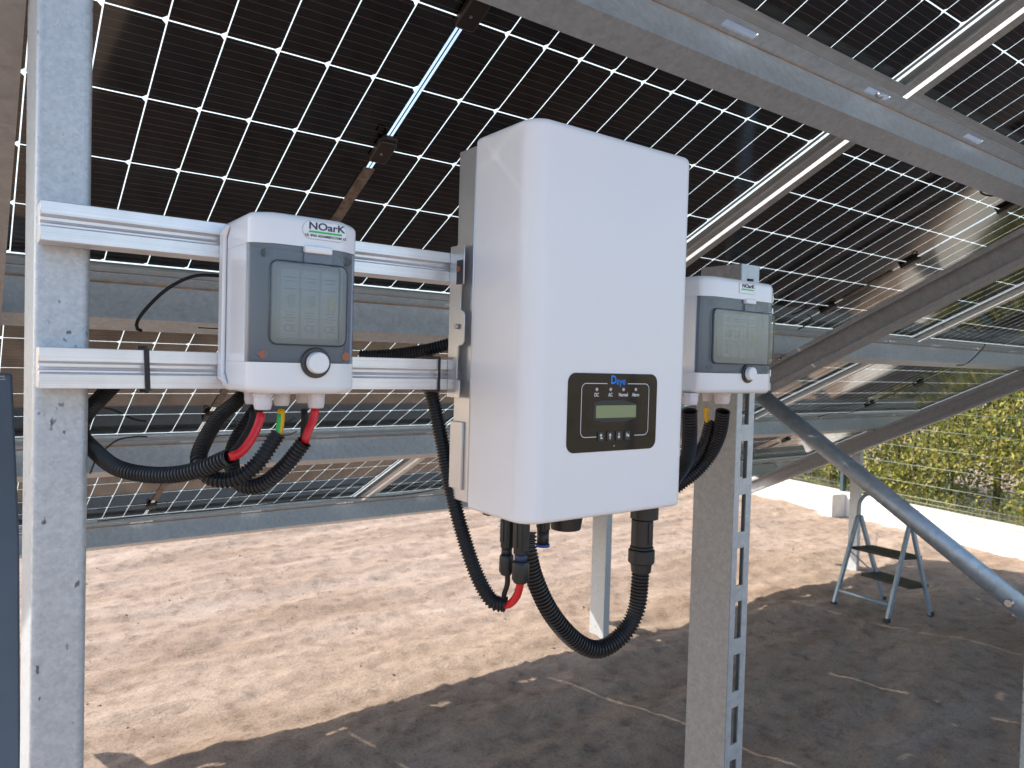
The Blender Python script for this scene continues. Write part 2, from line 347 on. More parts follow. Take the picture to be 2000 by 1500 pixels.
# ------------------------------------------------------------------ the ground: one sheet
def axis(fine0, fine1, step, lim):
    a = []; x = fine0
    while x <= fine1: a.append(x); x += step
    s = step; x = a[-1]
    while x < lim: s *= 1.35; x += s; a.append(x)
    s = step; x = a[0]
    while x > -lim: s *= 1.35; x -= s; a.insert(0, x)
    return a
def hgt(x, y):
    w = max(0, min(1, (12 - abs(x - 4)) / 6)) * max(0, min(1, (14 - abs(y - 4)) / 6))
    p = Vector((x, y, 0))
    h = .028 * noise.fractal(Vector((x * .9, y * 2.4, 0)), 1.0, 2.1, 4) + .010 * noise.fractal(p * 4.5, .9, 2.1, 4) + .003 * abs(noise.fractal(Vector((x * 2.2, y * 9, 3)), .9, 2.1, 3))
    h += .012 * max(0, noise.noise(p * 11) - .15) * 2 + .006 * noise.noise(p * 27)
    h -= .018 * math.exp(-((y - 2.55 - .05 * x) / .10) ** 2) * (.6 + .4 * noise.noise(p * 2))
    return h * w - .012
xs = axis(-.4, 9.4, .034, 160); ys = axis(1.2, 7.6, .034, 160)
g = MB(); nx = len(xs)
g.v = [(x, y, hgt(x, y)) for y in ys for x in xs]
g.f = [(j * nx + i, j * nx + i + 1, (j + 1) * nx + i + 1, (j + 1) * nx + i) for j in range(len(ys) - 1) for i in range(nx - 1)]
g.sm = [True] * len(g.f)
tag(g.build('ground', M_SOIL), 'pale dry rutted soil under and beyond the solar array', kind='structure')
cl = MB(); rc = random.Random(3)
for i in range(3200):
    x = rc.uniform(.2, 8.); y = rc.uniform(1.5, 7.3)
    if noise.noise(Vector((x * 1.3, y * 1.3, 5))) < -.05: continue
    r = rc.choice((.002, .003, .003, .004, .005, .008)) * rc.uniform(.7, 1.4) * (1.6 if rc.random() < .05 else 1)
    z = hgt(x, y); n0 = len(cl.v); vs = []
    for a in range(3):
        for k in range(6):
            th = k * math.pi / 3 + a; rr = r * (.95, .8, .35)[a] * rc.uniform(.7, 1.25)
            vs.append((x + rr * math.cos(th), y + rr * math.sin(th), z - .002 + r * (0, .45, .8)[a] * rc.uniform(.8, 1.2)))
    fs = [(a * 6 + k, a * 6 + (k + 1) % 6, (a + 1) * 6 + (k + 1) % 6, (a + 1) * 6 + k) for a in range(2) for k in range(6)] + [tuple(range(12, 18))]
    cl.add(vs, fs, False)
tag(cl.build('soil_clods', M_SOIL), 'small clods and stones scattered over the dry soil', 'clods', kind='stuff')

# ------------------------------------------------------------------ the solar array
TILT = R(26.234); A0 = Vector((.7235, 1.3175, 2.244)); ROT = (-TILT, 0, 0)
RM = Matrix.Rotation(-TILT, 4, 'X')
def arr(u, v, n=0.): return A0 + RM @ Vector((u, v, -n))   # u along the rows, v down the slope, n below the glass
MW = 2.3576; MH = 1.1515; HX = MW / 2 - .0105; HY = MH / 2 - .0085
def make_panel():
    root = empty('solar_panel')
    s = MB(); s.add([(-HX, -HY, 0), (HX, -HY, 0), (HX, HY, 0), (-HX, HY, 0)], [(0, 3, 2, 1)]); s.build('cell_sheet', M_CELLS, root)
    f = MB(); d = .026; wx = .033; wy = .035
    for sg in (-1, 1):
        a, b_ = sorted((sg * HX, sg * (HX - .002))); f.box(a, b_, -HY, HY, -d, .003)
        a, b_ = sorted((sg * (HX - .002), sg * (HX - wx))); f.box(a, b_, -HY + .002, HY - .002, -d, -d + .002)
        a, b_ = sorted((sg * HY, sg * (HY - .002))); f.box(-HX + .002, HX - .002, a, b_, -d, .003)
        a, b_ = sorted((sg * (HY - .002), sg * (HY - wy))); f.box(-HX + wx, HX - wx, a, b_, -d, -d + .002)
    f.build('frame', M_FRAME, root)
    for k in (-1, 0, 1):
        y = k * .385
        j = MB(); j.prism(rrect(-.021, .021, y - .037, y + .030, .007, 3), -.016, -.0012)
        j.box(-.017, .017, y - .047, y - .036, -.012, -.0012)
        jb = j.build('junction_box', M_JBOX, root, bevel=.003)
        c = MB(); c.tube([(-.010, y - .046, -.008), (-.016, y - .055, -.012), (-.024, y - .050, -.018), (-.026, y - .036, -.014)], .0022, 8)
        c.build('cable_stub', M_RUBBER, jb); c = MB(); c.cyl((-.004, y - .002, -.0162), (-.004, y - .002, -.0185), .003, 8); c.build('rivet', M_STEEL, jb)
    t = MB(); t.box(-.013, .013, .065, .300, -.004, -.0012); t.build('label_strip', M_TAPE, root)
    return root
rows = {1: ('uppermost row', .184 - MH), 2: ('second row from the top', .184), 3: ('third row from the top', .184 + MH), 4: ('lowest row', .184 + 2 * MH)}
where = {-1: 'left end bay', 0: 'behind the inverter', 1: 'middle bay', 2: 'far right bay by the hedge'}
panel0 = None
for k in (0, 1, 2):
    for r in (1, 2, 3, 4):
        if panel0 is None: panel0 = o = make_panel()
        else: o = copy_tree(panel0)
        o.location = arr(k * MW, rows[r][1]); o.rotation_euler = ROT
        tag(o, 'black solar panel, %s, %s' % (rows[r][0], where[k]), 'solar panel', 'solar panels of the tilted array')

def make_purlin(u0, u1):
    root = empty('purlin'); n0, n1, fl = .0275, .128, .058; t = .003
    m = MB(); m.box(u0, u1, -t, 0, -n1, -n0 - .0005)                                # web
    m.box(u0, u1, .0002, fl, -n1, -n1 + t)   # lower flange and lip
    # upper flange with slots
    per = .5425; sl = .104; x = .476 - 8 * per; cuts = []
    while x < u1:
        if x > u0 + .02 and x + sl < u1: cuts.append((x, x + sl))
        x += per
    y0, y1, ya, yb = -.040, -t - .0002, -.029, -.0135
    m.box(u0, u1, y0, ya, -n0 - t, -n0); m.box(u0, u1, yb, y1, -n0 - t, -n0)
    e = u0
    for c0, c1 in cuts: m.box(e, c0, ya + .0001, yb - .0001, -n0 - t, -n0); e = c1
    m.box(e, u1, ya + .0001, yb - .0001, -n0 - t, -n0)
    m.build('beam', M_PURL, root)
    m = MB(); m.box(u0, u1, -t - .0006, -t - .0001, -n0 - .007, -n0 - t - .0004); m.build('painted_reflection_line', M_REFLECT, root)  # thin orange strip painting the soil's reflection along the web bend
    for i_, (c0, c1) in enumerate(cuts):
        if i_ % 2: continue
        b = MB(); c = c0 + .062; b.cyl((c, -.021, -n0 + .004), (c, -.021, -n0 - .012), .0065, 6); b.build('bolt', M_STEEL, root)
    return root
pur0 = None
for i, (lab) in enumerate(('highest galvanised purlin, running overhead from top centre to the right edge',
                           'second galvanised purlin down the slope, seen between the two aluminium rails',
                           'third galvanised purlin down the slope, level with the hanging conduits',
                           'lowest galvanised purlin, along the bottom edge of the array above the soil')):
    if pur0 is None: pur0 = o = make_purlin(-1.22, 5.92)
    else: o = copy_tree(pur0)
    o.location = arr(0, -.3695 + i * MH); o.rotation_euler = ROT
    tag(o, lab, 'purlin', 'purlins under the solar panels')

def make_rafter():
    root = empty('rafter'); t = .004; w = .056; n0, n1 = .1295, .245; a, b_ = -1.75, 3.30
    m = MB(); m.box(0, w, a, b_, -n0 - t, -n0); m.box(0, w, a, b_, -n1, -n1 + t)
    m.box(w - t, w, a, b_, -n1 + t + .0002, -n0 - t - .0002)
    m.box(0, t, a, b_, -n0 - t - .016, -n0 - t - .0002); m.box(0, t, a, b_, -n1 + t + .0002, -n1 + t + .016)
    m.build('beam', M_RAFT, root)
    for k in range(4):
        for s_ in (.035,):
            y = -.3695 + k * MH + s_
            b = MB(); b.box(-.022, .0, y - .022, y + .022, -n0 - .004, -n0 + .004); b.cyl((-.010, y, -n0 - .004), (-.010, y, -n0 - .014), .007, 6); b.build('clamp', M_STEEL, root)
    return root
raf0 = make_rafter()
for i, (X, lab) in enumerate(((-.003, 'slanting rafter at the left edge of the photo, beside the big square post'),
                              (2.985, 'broad slanting rafter at right, just beyond the right white box'),
                              (5.83, 'lower slanting rafter at far right, in front of the hedge'))):
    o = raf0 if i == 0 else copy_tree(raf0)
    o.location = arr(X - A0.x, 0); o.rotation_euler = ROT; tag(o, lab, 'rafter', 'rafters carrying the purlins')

# ------------------------------------------------------------------ posts
def post(x0, x1, y0, y1, z1, mat, label, bev=.006, z0=-.15, group='posts of the array'):
    cx, cy = (x0 + x1) / 2, (y0 + y1) / 2
    m = MB(); m.box(x0 - cx, x1 - cx, y0 - cy, y1 - cy, z0, z1)
    o = m.build('steel_post', mat, None, bevel=bev, bseg=4, loc=(cx, cy, 0)); tag(o, label, 'post', group); return o
post(.055, .1056, .902, 1.06, 2.42, M_GALV, 'large speckled galvanised square post at left, carrying the aluminium rails', .008)
post(3.16, 3.21, .93, 1.04, 2.36, M_GALV, 'galvanised post cut by the right edge of the photo, where the round brace ends')
post(3.225, 3.275, 3.33, 3.46, 1.05, M_GALV, 'rear post standing in the sunlit soil, seen under the inverter', .004)
post(6.255, 6.30, 3.34, 3.43, 1.05, M_GALV, 'rear post behind the step ladder, before the white wall', .004)
# slotted post carrying the right ends of the rails
sp_ = empty('slotted_post', (1.214, .902, 0))
m = MB(); W_, D_, Z_ = .058, .098, 1.91
m.box(0, .003, .0, D_, -.15, Z_); m.box(.0032, W_, D_ - .003, D_, -.15, Z_)
tag(sp_, 'dull grey slotted post behind the right white box, reaching the soil', 'post', 'posts of the array')
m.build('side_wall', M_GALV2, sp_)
m = MB(); m.box(.0032, .019, -.0, .003, -.15, Z_); m.box(.041, W_, 0, .003, -.15, Z_); m.box(W_ - .003, W_, .0032, .020, -.15, Z_)
z = -.15; k = 0
while z < Z_:
    m.box(.0192, .0408, 0, .003, z, min(Z_, z + .032)); z += .107
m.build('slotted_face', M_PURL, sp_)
m = MB(); m.tube(spline([(.030, .05, .1), (.034, .055, .6), (.028, .05, 1.1), (.03, .06, 1.6)], .01), .008, 10)
tag(m.build('cable_duct', M_CONDUIT, None, loc=(1.214, .902, 0)), 'black cable duct running down inside the slotted post', 'conduit')

# round brace
br = empty('brace_pipe', (3.03, 1.04, .93))
p0 = Vector((3.02, .96, .86)); p1 = Vector((3.035, 2.16, 1.615)); o0 = br.location.copy()
m = MB(); m.tube([p0 - o0, p0.lerp(p1, .5) - o0, p1 - o0], .037, 32); m.build('pipe', M_BRACE, br)
m = MB(); q = p0.lerp(p1, .06) - o0; m.cyl(q + Vector((-.052, 0, 0)), q + Vector((.052, 0, 0)), .014, 6); m.build('bolt', M_STEEL, br)
m = MB(); q2 = p0 - o0; m.box(q2.x + .040, q2.x + .046, q2.y - .03, q2.y + .09, q2.z - .02, q2.z + .07); m.build('gusset_plate', M_BRACE, br)
tag(br, 'round galvanised brace pipe slanting down to the right post', 'brace')

# ------------------------------------------------------------------ aluminium rails
def rail(z0, z1, lab):
    h = z1 - z0; Y0, Y1 = .860, .900
    prof = [(Y0, 0), (Y0, h * .36), (Y0 + .007, h * .39), (Y0 + .007, h * .46), (Y0 + .004, h * .47), (Y0 + .004, h * .50), (Y0 + .008, h * .52), (Y0 + .008, h * .62), (Y0, h * .66), (Y0, h), (Y1, h), (Y1, 0)]
    m = MB(); m.prism([(a, b) for a, b in prof], .057, 1.262, 'x')
    o = m.build('mounting_rail', M_ALU, None, bevel=.0006, bseg=1, loc=(0, 0, z0)); tag(o, lab, 'rail', 'aluminium mounting rails'); return o
rail(1.810, 1.849, 'upper aluminium mounting rail across the left post, top of the white boxes')
rail(1.664, 1.705, 'lower aluminium mounting rail with a black cable tie round it')

# ------------------------------------------------------------------ combiner boxes
def frustum(mb, c, r1, r2, h, seg=8):
    x, y, z = c; mb.tube([(x, y, z), (x, y, z - h * .65), (x, y, z - h)], r1, seg, True, [r1, r1, r2])
def combiner(x0, x1, lab, glands, nmod, label_u, big):
    W = x1 - x0; Yf, Yb = .758, .8595; zb, zt = 1.663, 1.851
    root = empty('combiner_box', ((x0 + x1) / 2, Yb, zb)); O = root.location.copy()
    def L(x, y, z): return (x - O.x, y - O.y, z - O.z)
    ch = .022
    def plan(o=0., yb=Yb): # plan outline, front chamfers
        p = [(x0 + o, yb), (x0 + o, Yf + .017 + o), (x0 + .002 + o, Yf + .0125 + o), (x0 + .006 + o, Yf + .009 + o), (x0 + ch, Yf + .0015 + o), (x0 + ch + .010, Yf + .0002 + o), (x0 + ch + .02, Yf + o), (x1 - ch - .012, Yf + o), (x1 - ch - .004, Yf + .001 + o), (x1 - ch + .002, Yf + .0035 + o), (x1 - .004 - o, Yf + .013 + o), (x1 - .001 - o, Yf + .0165 + o), (x1 - o, Yf + .021 + o), (x1 - o, yb)]
        return [(a - O.x, b - O.y) for a, b in p]
    zc0, zc1 = 1.6965, 1.8175
    m = MB(); shell(m, plan, zc1 + .0006 - O.z, zt - O.z, 0, .009); tcv = m.build('top_cover', M_BOXP, root); tcv.data.set_sharp_from_angle(angle=R(40))
    # bottom cover with a round notch for the knob: notch suggested by the door's round tab standing proud
    m = MB(); shell(m, plan, zb - O.z, zc0 - .0006 - O.z, .009, 0); bcv = m.build('bottom_cover', M_BOXP, root); bcv.data.set_sharp_from_angle(angle=R(40))
    m = MB(); s_ = .003
    m.box(*[v for v in (x0 - O.x, x0 + s_ - O.x, Yf + .019 - O.y, Yb - O.y, zc0 - .0004 - O.z, zc1 + .0004 - O.z)])
    m.box(x1 - s_ - O.x, x1 - O.x, Yf + .022 - O.y, Yb - O.y, zc0 - .0004 - O.z, zc1 + .0004 - O.z)
    m.box(x0 + s_ + .0002 - O.x, x1 - s_ - .0002 - O.x, Yb - .004 - O.y, Yb - O.y, zc0 - .0004 - O.z, zc1 + .0004 - O.z)
    m.build('side_walls', M_BOXP, root)
    # flared wall flange seen on the left side
    m = MB(); m.prism([(Yb - .030 - O.y, .008), (Yb - .016 - O.y, .020), (Yb - .016 - O.y, zt - zb - .020), (Yb - .030 - O.y, zt - zb - .008), (Yb - O.y, zt - zb - .012), (Yb - O.y, .012)], x0 - .005 - O.x, x0 - .0004 - O.x, 'x')
    m.build('back_flange', M_BOXP, root, bevel=.002)
    # fascia and breakers behind the window
    m = MB(); m.box(x0 + .004 - O.x, x1 - .004 - O.x, Yf + .030 - O.y, Yf + .033 - O.y, zc0 - O.z + .002, zc1 - O.z - .002); m.build('fascia', M_FASCIA, root)
    bw = .0178; n = nmod; tot = n * bw * 1.25; xs0 = (x0 + x1) / 2 - tot / 2 + (.008 if not big else .010)
    for i in range(n):
        cx = xs0 + (i + .5) * bw * 1.25; bm = MB()
        bm.box(cx - bw * .56 - O.x, cx + bw * .56 - O.x, Yf + .016 - O.y, Yf + .0295 - O.y, 1.722 - O.z, 1.795 - O.z)
        b = bm.build('breaker', M_BREAK, root, bevel=.001)
        tm = MB(); tm.box(cx - .003 - O.x, cx + .003 - O.x, Yf + .008 - O.y, Yf + .0155 - O.y, (1.756 if i != n - 1 else 1.752) - O.z, 1.768 - O.z)
        tm.build('toggle', M_TOGGLE if i != n - 1 else M_YELLOW, b, bevel=.001)
        if not big or i < 1:
            text('CE', .0105, (cx - O.x, Yf + .0156 - O.y, 1.7325 - O.z), M_INK, b, 'ce_mark', bold=.0001)
        lm = MB()
        for k_, (w_, zz) in enumerate(((.014, 1.786), (.010, 1.782), (.013, 1.774), (.012, 1.749), (.009, 1.746), (.013, 1.743), (.008, 1.740))):
            lm.box(cx - w_ / 2 - O.x, cx + w_ / 2 - O.x, Yf + .0155 - O.y, Yf + .0159 - O.y, zz - O.z, zz + .0012 - O.z)
        lm.build('printed_rating', M_INK, b)
    # smoked door: bent sheet following the front
    out = plan(.0003); inn = plan(.0022)
    door = out[1:13] + inn[1:13][::-1]
    m = MB(); m.prism(door, zc0 - O.z, zc1 - O.z); kx = x0 + W * .52
    dr = m.build('door', M_DOOR, root)
    bm_ = bmesh.new(); bm_.from_mesh(dr.data); bmesh.ops.recalc_face_normals(bm_, faces=bm_.faces); bm_.to_mesh(dr.data); bm_.free()
    # raised clear window with dark rim
    wx0, wx1, wz0, wz1 = (x0 + W * .145, x1 - W * .15, 1.714, 1.8015) if not big else (x0 + W * .085, x1 - W * .10, 1.711, 1.7995)
    outp = [(a - O.x, b - O.z) for a, b in rrect(wx0, wx1, wz0, wz1, .009)]; inp = ring_path(outp, .0016); n_ = len(outp); m = MB()
    vs = [(a, Yf - .0040 - O.y, b) for a, b in outp] + [(a, Yf - .0040 - O.y, b) for a, b in inp] + [(a, Yf - .0002 - O.y, b) for a, b in outp]
    m.add(vs, [(i, n_ + i, n_ + (i + 1) % n_, (i + 1) % n_) for i in range(n_)] + [(i, (i + 1) % n_, 2 * n_ + (i + 1) % n_, 2 * n_ + i) for i in range(n_)], True)
    m.build('window_rim', M_DOORRIM, dr)
    m = MB(); m.add([(a, Yf - .0038 - O.y, b) for a, b in inp], [tuple(range(n_))]); m.build('window', M_DOOR2, dr)
    # hinge
    hx = x0 + W * (.57 if not big else .55); hw = .015 if not big else .013
    m = MB(); m.box(hx - hw - O.x, hx + hw - O.x, Yf - .006 - O.y, Yf + .002 - O.y, 1.8115 - O.z, 1.8195 - O.z); m.build('hinge', M_BOXP, root, bevel=.0015)
    m = MB(); m.box(hx - hw - O.x, hx + hw - O.x, Yf - .003 - O.y, Yf - .0002 - O.y, 1.7985 - O.z, 1.811 - O.z); m.build('hinge_leaf', M_DOOR, dr)
    # knob
    r = .0118 if not big else .0115; kx = hx + (.0005 if not big else .003); kz = 1.6965
    m = MB(); m.cyl((kx - O.x, Yf + .001 - O.y, kz - O.z), (kx - O.x, Yf - .003 - O.y, kz - O.z), r * 1.38, 32); m.build('knob_seat', M_KNOBR, dr, bevel=.001)
    m = MB(); m.cyl((kx - O.x, Yf - .0031 - O.y, kz - O.z), (kx - O.x, Yf - .012 - O.y, kz - O.z), r, 32, r * .93); m.build('knob', M_BOXP, dr, bevel=.0012)
    for sx_, sz_ in ((x0 + W * .13, 1.808), (x1 - W * .12, 1.808), (x0 + W * .13, 1.704), (x1 - W * .12, 1.704)):
        m = MB(); m.cyl((sx_ - O.x, Yf + .014 - O.y, sz_ - O.z), (sx_ - O.x, Yf + .005 - O.y, sz_ - O.z), .0045, 16); m.build('screw', M_COPPER if sz_ < 1.75 and not big else M_KNOBR, root)
    # label
    lx = x0 + W * label_u; lw, lh = (.0245, .0095) if not big else (.021, .0085); lz = 1.8365
    pl = [(a - O.x, b - O.z) for a, b in rrect(lx - lw, lx + lw, lz - lh, lz + lh, lh * (.95 if not big else .45))]
    m = MB(); m.prism(pl, Yf - .0010 - O.y, Yf - .0002 - O.y, 'y'); lb = m.build('label_plate', M_BOXP, root)
    outp = pl; inp = ring_path(outp, .0004); n_ = len(outp); m = MB()
    m.add([(a, Yf - .0012 - O.y, b) for a, b in outp] + [(a, Yf - .0012 - O.y, b) for a, b in inp], [(i, n_ + i, n_ + (i + 1) % n_, (i + 1) % n_) for i in range(n_)]); m.build('label_border', M_BREAK, lb)
    text('NOarK', .0105 if not big else .0085, (lx + .002 - O.x, Yf - .0013 - O.y, lz + .0040 - O.z), M_NAVY, lb, bold=.0002, sx=1.25)
    m = MB(); m.box(lx - lw * .72 - O.x, lx + lw * .78 - O.x, Yf - .0014 - O.y, Yf - .0011 - O.y, lz - .0028 - O.z, lz - .0008 - O.z); m.build('label_stripe', M_GREEN, lb)
    if not big: text('I.E. IP65 ADAM8DC7AM 12', .0036, (lx + .001 - O.x, Yf - .0013 - O.y, lz - .0058 - O.z), M_INK, lb, sx=1.1, bold=.00008)
    for gx, gy, gr, gh in glands:
        m = MB(); frustum(m, L(gx, gy, zb - .0006), gr, gr * .86, gh, 10); gb = m.build('cable_gland', M_GLAND, root, bevel=.001)
        m = MB(); m.cyl(L(gx, gy, zb), L(gx, gy, zb - gh * .25), gr * 1.10, 8); m.build('gland_nut', M_GLAND, gb, bevel=.0008)
    tag(root, lab, 'electrical box', 'wall boxes on the rails'); return root
M_DOORRIM = plain('dark_rim', (.035, .05, .07), .15)
M_KNOBR = plain('dark_knob_ring', (.035, .035, .040), .25)
G = lambda px, py, Y: at(px, py, Y)
gl = []
for px, Y, r, h in ((492, .835, .0085, .014), (513, .785, .0098, .017), (550, .800, .0088, .014), (592, .835, .0085, .013), (617, .785, .0095, .016)):
    p = G(px, 790, Y); gl.append((p.x, Y, r, h))
combiner(.2300, .3500, 'small white breaker box with smoked door, left of the inverter', gl, 3, .635, False)
gr_ = []
for px, Y, r, h in ((1347, .79, .0135, .019), (1381, .83, .0085, .016), (1410, .80, .0135, .019)):
    p = G(px, 785, Y); gr_.append((p.x, Y, r, h))
combiner(.9335, 1.133, 'wider white breaker box with greenish door, right of the inverter', gr_, 4, .52, True)

# ------------------------------------------------------------------ inverter
inv = empty('inverter', (.674, .815, 1.51)); IO = inv.location.copy()
IX0, IX1, IYf, IYb, IZ0, IZ1 = .5350, .8185, .693, .815, 1.5070, 1.997
def IL(p): return (p[0] - IO.x, p[1] - IO.y, p[2] - IO.z)
def inv_plan(o=0., n=12):
    r = .030; p = [(IX0 + o, IYb)]
    for i in range(n + 1):
        a = R(180 + 90 * i / n); p.append((IX0 + r + (r - o) * math.cos(a), IYf + r + (r - o) * math.sin(a)))
    r2 = .016
    for i in range(n + 1):
        a = R(270 + 90 * i / n); p.append((IX1 - r2 + (r2 - o) * math.cos(a), IYf + r2 + (r2 - o) * math.sin(a)))
    p.append((IX1 - o, IYb)); return [(a - IO.x, b - IO.y) for a, b in p]
m = MB(); shell(m, inv_plan, IZ0 - IO.z, IZ1 - IO.z, .007, .010)
cov = m.build('front_cover', M_WHITE, inv); cov.data.set_sharp_from_angle(angle=R(55))
m = MB(); m.prism([(a, b) for a, b in [(IX0 + .004 - IO.x, .0003), (IX0 + .004 - IO.x, .0022), (IX1 - .004 - IO.x, .0022), (IX1 - .004 - IO.x, .0003)]], IZ0 + .004 - IO.z, IZ1 - .004 - IO.z); m.build('cover_seam', M_DARKIN, inv)
m = MB(); m.box(IX0 + .0005 - IO.x, IX1 - .006 - IO.x, .0024, .0435, 1.515 - IO.z, 1.986 - IO.z); hs = m.build('heat_sink_housing', M_SHEET, inv, bevel=.0015)
m = MB(); m.box(.5315 - IO.x, IX0 + .0003 - IO.x, .014, .0445, 1.531 - IO.z, 1.622 - IO.z); m.build('lower_side_plate', M_SHEET, inv, bevel=.0008)
# wall bracket side plate
m = MB(); X = .5255 - IO.x
z0_, z1_ = 1.654 - IO.z, 1.857 - IO.z
prof = [(.0445, z0_), (.0445, z1_), (.010, z1_), (.010, z1_ - .018), (.010, z1_ - .052), (.016, z1_ - .052), (.016, z1_ - .085), (.008, z1_ - .088), (.006, z1_ - .093), (.006, z1_ - .128), (.010, z1_ - .132), (.020, z1_ - .134), (.022, z1_ - .178), (.014, z1_ - .179), (.014, z0_)]
m.prism(prof, X, X + .0018, 'x'); wb = m.build('wall_bracket', M_SHEET, inv, bevel=.0005, bseg=1)
m = MB(); m.prism([(.012, z1_ - .052), (.012, z1_ - .020), (.027, z1_ - .020), (.027, z1_ - .052)], X - .0006, X - .0002, 'x'); m.build('bracket_opening', M_DARKIN, wb)
m = MB(); m.cyl((X - .0008, .020, z1_ - .032), (X - .003, .020, z1_ - .032), .004, 10); m.build('bracket_bolt', M_COPPER, wb)
m = MB(); m.cyl((X - .0004, .020, z1_ - .108), (X - .005, .020, z1_ - .108), .0035, 10); m.build('bracket_screw', M_STEEL, wb)
# display
dx0, dx1, dz0, dz1 = .5975, .7570, 1.5920, 1.6925; yd = IYf - IO.y
dp = [(a - IO.x, b - IO.z) for a, b in rrect(dx0, dx1, dz0, dz1, .012)]
m = MB(); m.prism(dp, yd - .0009, yd - .0001, 'y'); dsp = m.build('display_panel', M_PANEL, inv)
cx, cz = (dx0 + dx1) / 2, (dz0 + dz1) / 2
def DX(u): return dx0 + (dx1 - dx0) * u - IO.x       # u, v measured on the panel, v from the top
def DZ(v): return dz1 - (dz1 - dz0) * v - IO.z
# outline with gaps
op = rrect(DX(.14), DX(.90), DZ(.81), DZ(.13), .0075, 8)
m = MB(); m_low = MB()
for i in range(len(op)):
    a = op[i]; b = op[(i + 1) % len(op)]
    segs = [(a, b)]
    if abs(a[1] - b[1]) < 1e-6 and abs(a[0] - b[0]) > .02:
        lo, hi = min(a[0], b[0]), max(a[0], b[0])
        g0, g1 = (DX(.415), DX(.645)) if a[1] > cz - IO.z else (DX(.31), DX(.74))
        segs = [((lo, a[1]), (g0, a[1])), ((g1, a[1]), (hi, a[1]))]
    for s_, e_ in segs:
        s_ = Vector(s_); e_ = Vector(e_); d = (e_ - s_).normalized(); nn = Vector((-d.y, d.x)) * .00045
        (m if (s_.x + e_.x) / 2 < DX(.53) else m_low).add([(s_.x - nn.x, yd - .0011, s_.y - nn.y), (e_.x - nn.x, yd - .0011, e_.y - nn.y), (e_.x + nn.x, yd - .0011, e_.y + nn.y), (s_.x + nn.x, yd - .0011, s_.y + nn.y)], [(0, 1, 2, 3)])
m.build('outline', M_WPRINT, dsp); m_low.build('outline', M_WPRINT, dsp)
text('D', .0150, (DX(.482), yd - .0012, DZ(.085)), M_BLUE, dsp, sx=.9, bold=.0004); text('eye', .0132, (DX(.566), yd - .0012, DZ(.10)), M_BLUE, dsp, sx=.92, bold=.00012)
for u, t in ((.300, 'DC'), (.452, 'AC'), (.597, 'Normal'), (.740, 'Alarm')):
    m = MB(); m.cyl((DX(u), yd - .0006, DZ(.205)), (DX(u), yd - .0016, DZ(.205)), .0022, 14); m.build('indicator_light', M_BREAK, dsp)
    text(t, .0066, (DX(u), yd - .0012, DZ(.275)), M_WPRINT, dsp, sx=.82, bold=.00010)
m = MB(); m.prism([(DX(.27), DZ(.37)), (DX(.37), DZ(.345)), (DX(.60), DZ(.345)), (DX(.74), DZ(.39)), (DX(.76), DZ(.42)), (DX(.76), DZ(.58)), (DX(.62), DZ(.625)), (DX(.40), DZ(.625)), (DX(.27), DZ(.59))][::-1], yd - .0012, yd - .0010, 'y'); m.build('screen_surround', M_BLACKP, dsp)
m = MB(); m.prism([(DX(.295), DZ(.57)), (DX(.745), DZ(.57)), (DX(.745), DZ(.41)), (DX(.295), DZ(.41))], yd - .0018, yd - .0013, 'y'); m.build('screen', M_LCD, dsp)
for i, u in enumerate((.355, .455, .555, .655)):
    m = MB(); m.prism(rrect(DX(u) - .0052, DX(u) + .0052, DZ(.87), DZ(.745), .0015, 3), yd - .0022, yd - .0010, 'y'); bt = m.build('button', M_BLACKP, dsp, bevel=.0004)
    a = MB(); X_, Z_0 = DX(u), DZ(.81); yy = yd - .0024
    def q(pts): a.add([(X_ + x, yy, Z_0 + z_) for x, z_ in pts], [tuple(range(len(pts)))])
    if i == 0: q([(-.0009, -.001), (.0007, -.001), (.0007, .0016), (-.0009, .0016)]); q([(-.0026, .0014), (.0024, .0014), (-.0001, .0046)]); q([(-.0009, -.0026), (.0030, -.0026), (.0030, -.0011), (-.0009, -.0011)])
    if i == 1: q([(-.0008, -.0034), (.0008, -.0034), (.0008, .0014), (-.0008, .0014)]); q([(-.0026, .0012), (.0026, .0012), (0, .0044)])
    if i == 2: q([(-.0008, -.0006), (.0008, -.0006), (.0008, .0042), (-.0008, .0042)]); q([(-.0026, -.0004), (0, -.0036), (.0026, -.0004)])
    if i == 3: q([(-.0024, -.0006), (-.0009, -.0006), (-.0009, .0036), (-.0024, .0036)]); q([(-.0009, -.0006), (.0006, -.0006), (.0006, .0009), (-.0009, .0009)]); q([(.0004, -.0026), (.0034, .0002), (.0004, .0030)])
    a.build('button_symbol', M_WPRINT, bt)
m = MB(); m.cyl((DX(.51), yd - .0009, DZ(.935)), (DX(.51), yd - .0013, DZ(.935)), .0007, 10); m.build('tiny_hole', M_WPRINT, dsp)
# bottom fittings
bz = IZ0 - IO.z
def P(px, py, Y): v = at(px, py, Y); return Vector((v.x - IO.x, v.y - IO.y, v.z - IO.z))
k = P(1105, 1030, .765)
m = MB(); m.cyl((k.x, k.y, bz), (k.x, k.y, bz - .009), .019, 24); m.cyl((k.x, k.y, bz - .009), (k.x, k.y, bz - .030), .0235, 24, .0205); m.build('switch_knob', M_BLACKP, inv, bevel=.0015)
c = P(1258, 1020, .775)
m = MB(); m.cyl((c.x, c.y, bz), (c.x, c.y, bz - .006), .018, 16)
m.cyl((c.x, c.y, bz - .006), (c.x, c.y, bz - .034), .0215, 14); ac = m.build('output_socket', M_BLACKP, inv, bevel=.001)
for px, Y, r in ((955, .79, .006), (1190, .80, .012)):
    d = P(px, 1005, Y); m = MB(); m.box(d.x - r, d.x + r * 1.2, d.y - .006, d.y + .006, bz - .004, bz + .001); m.build('bottom_vent', M_BLACKP, inv)
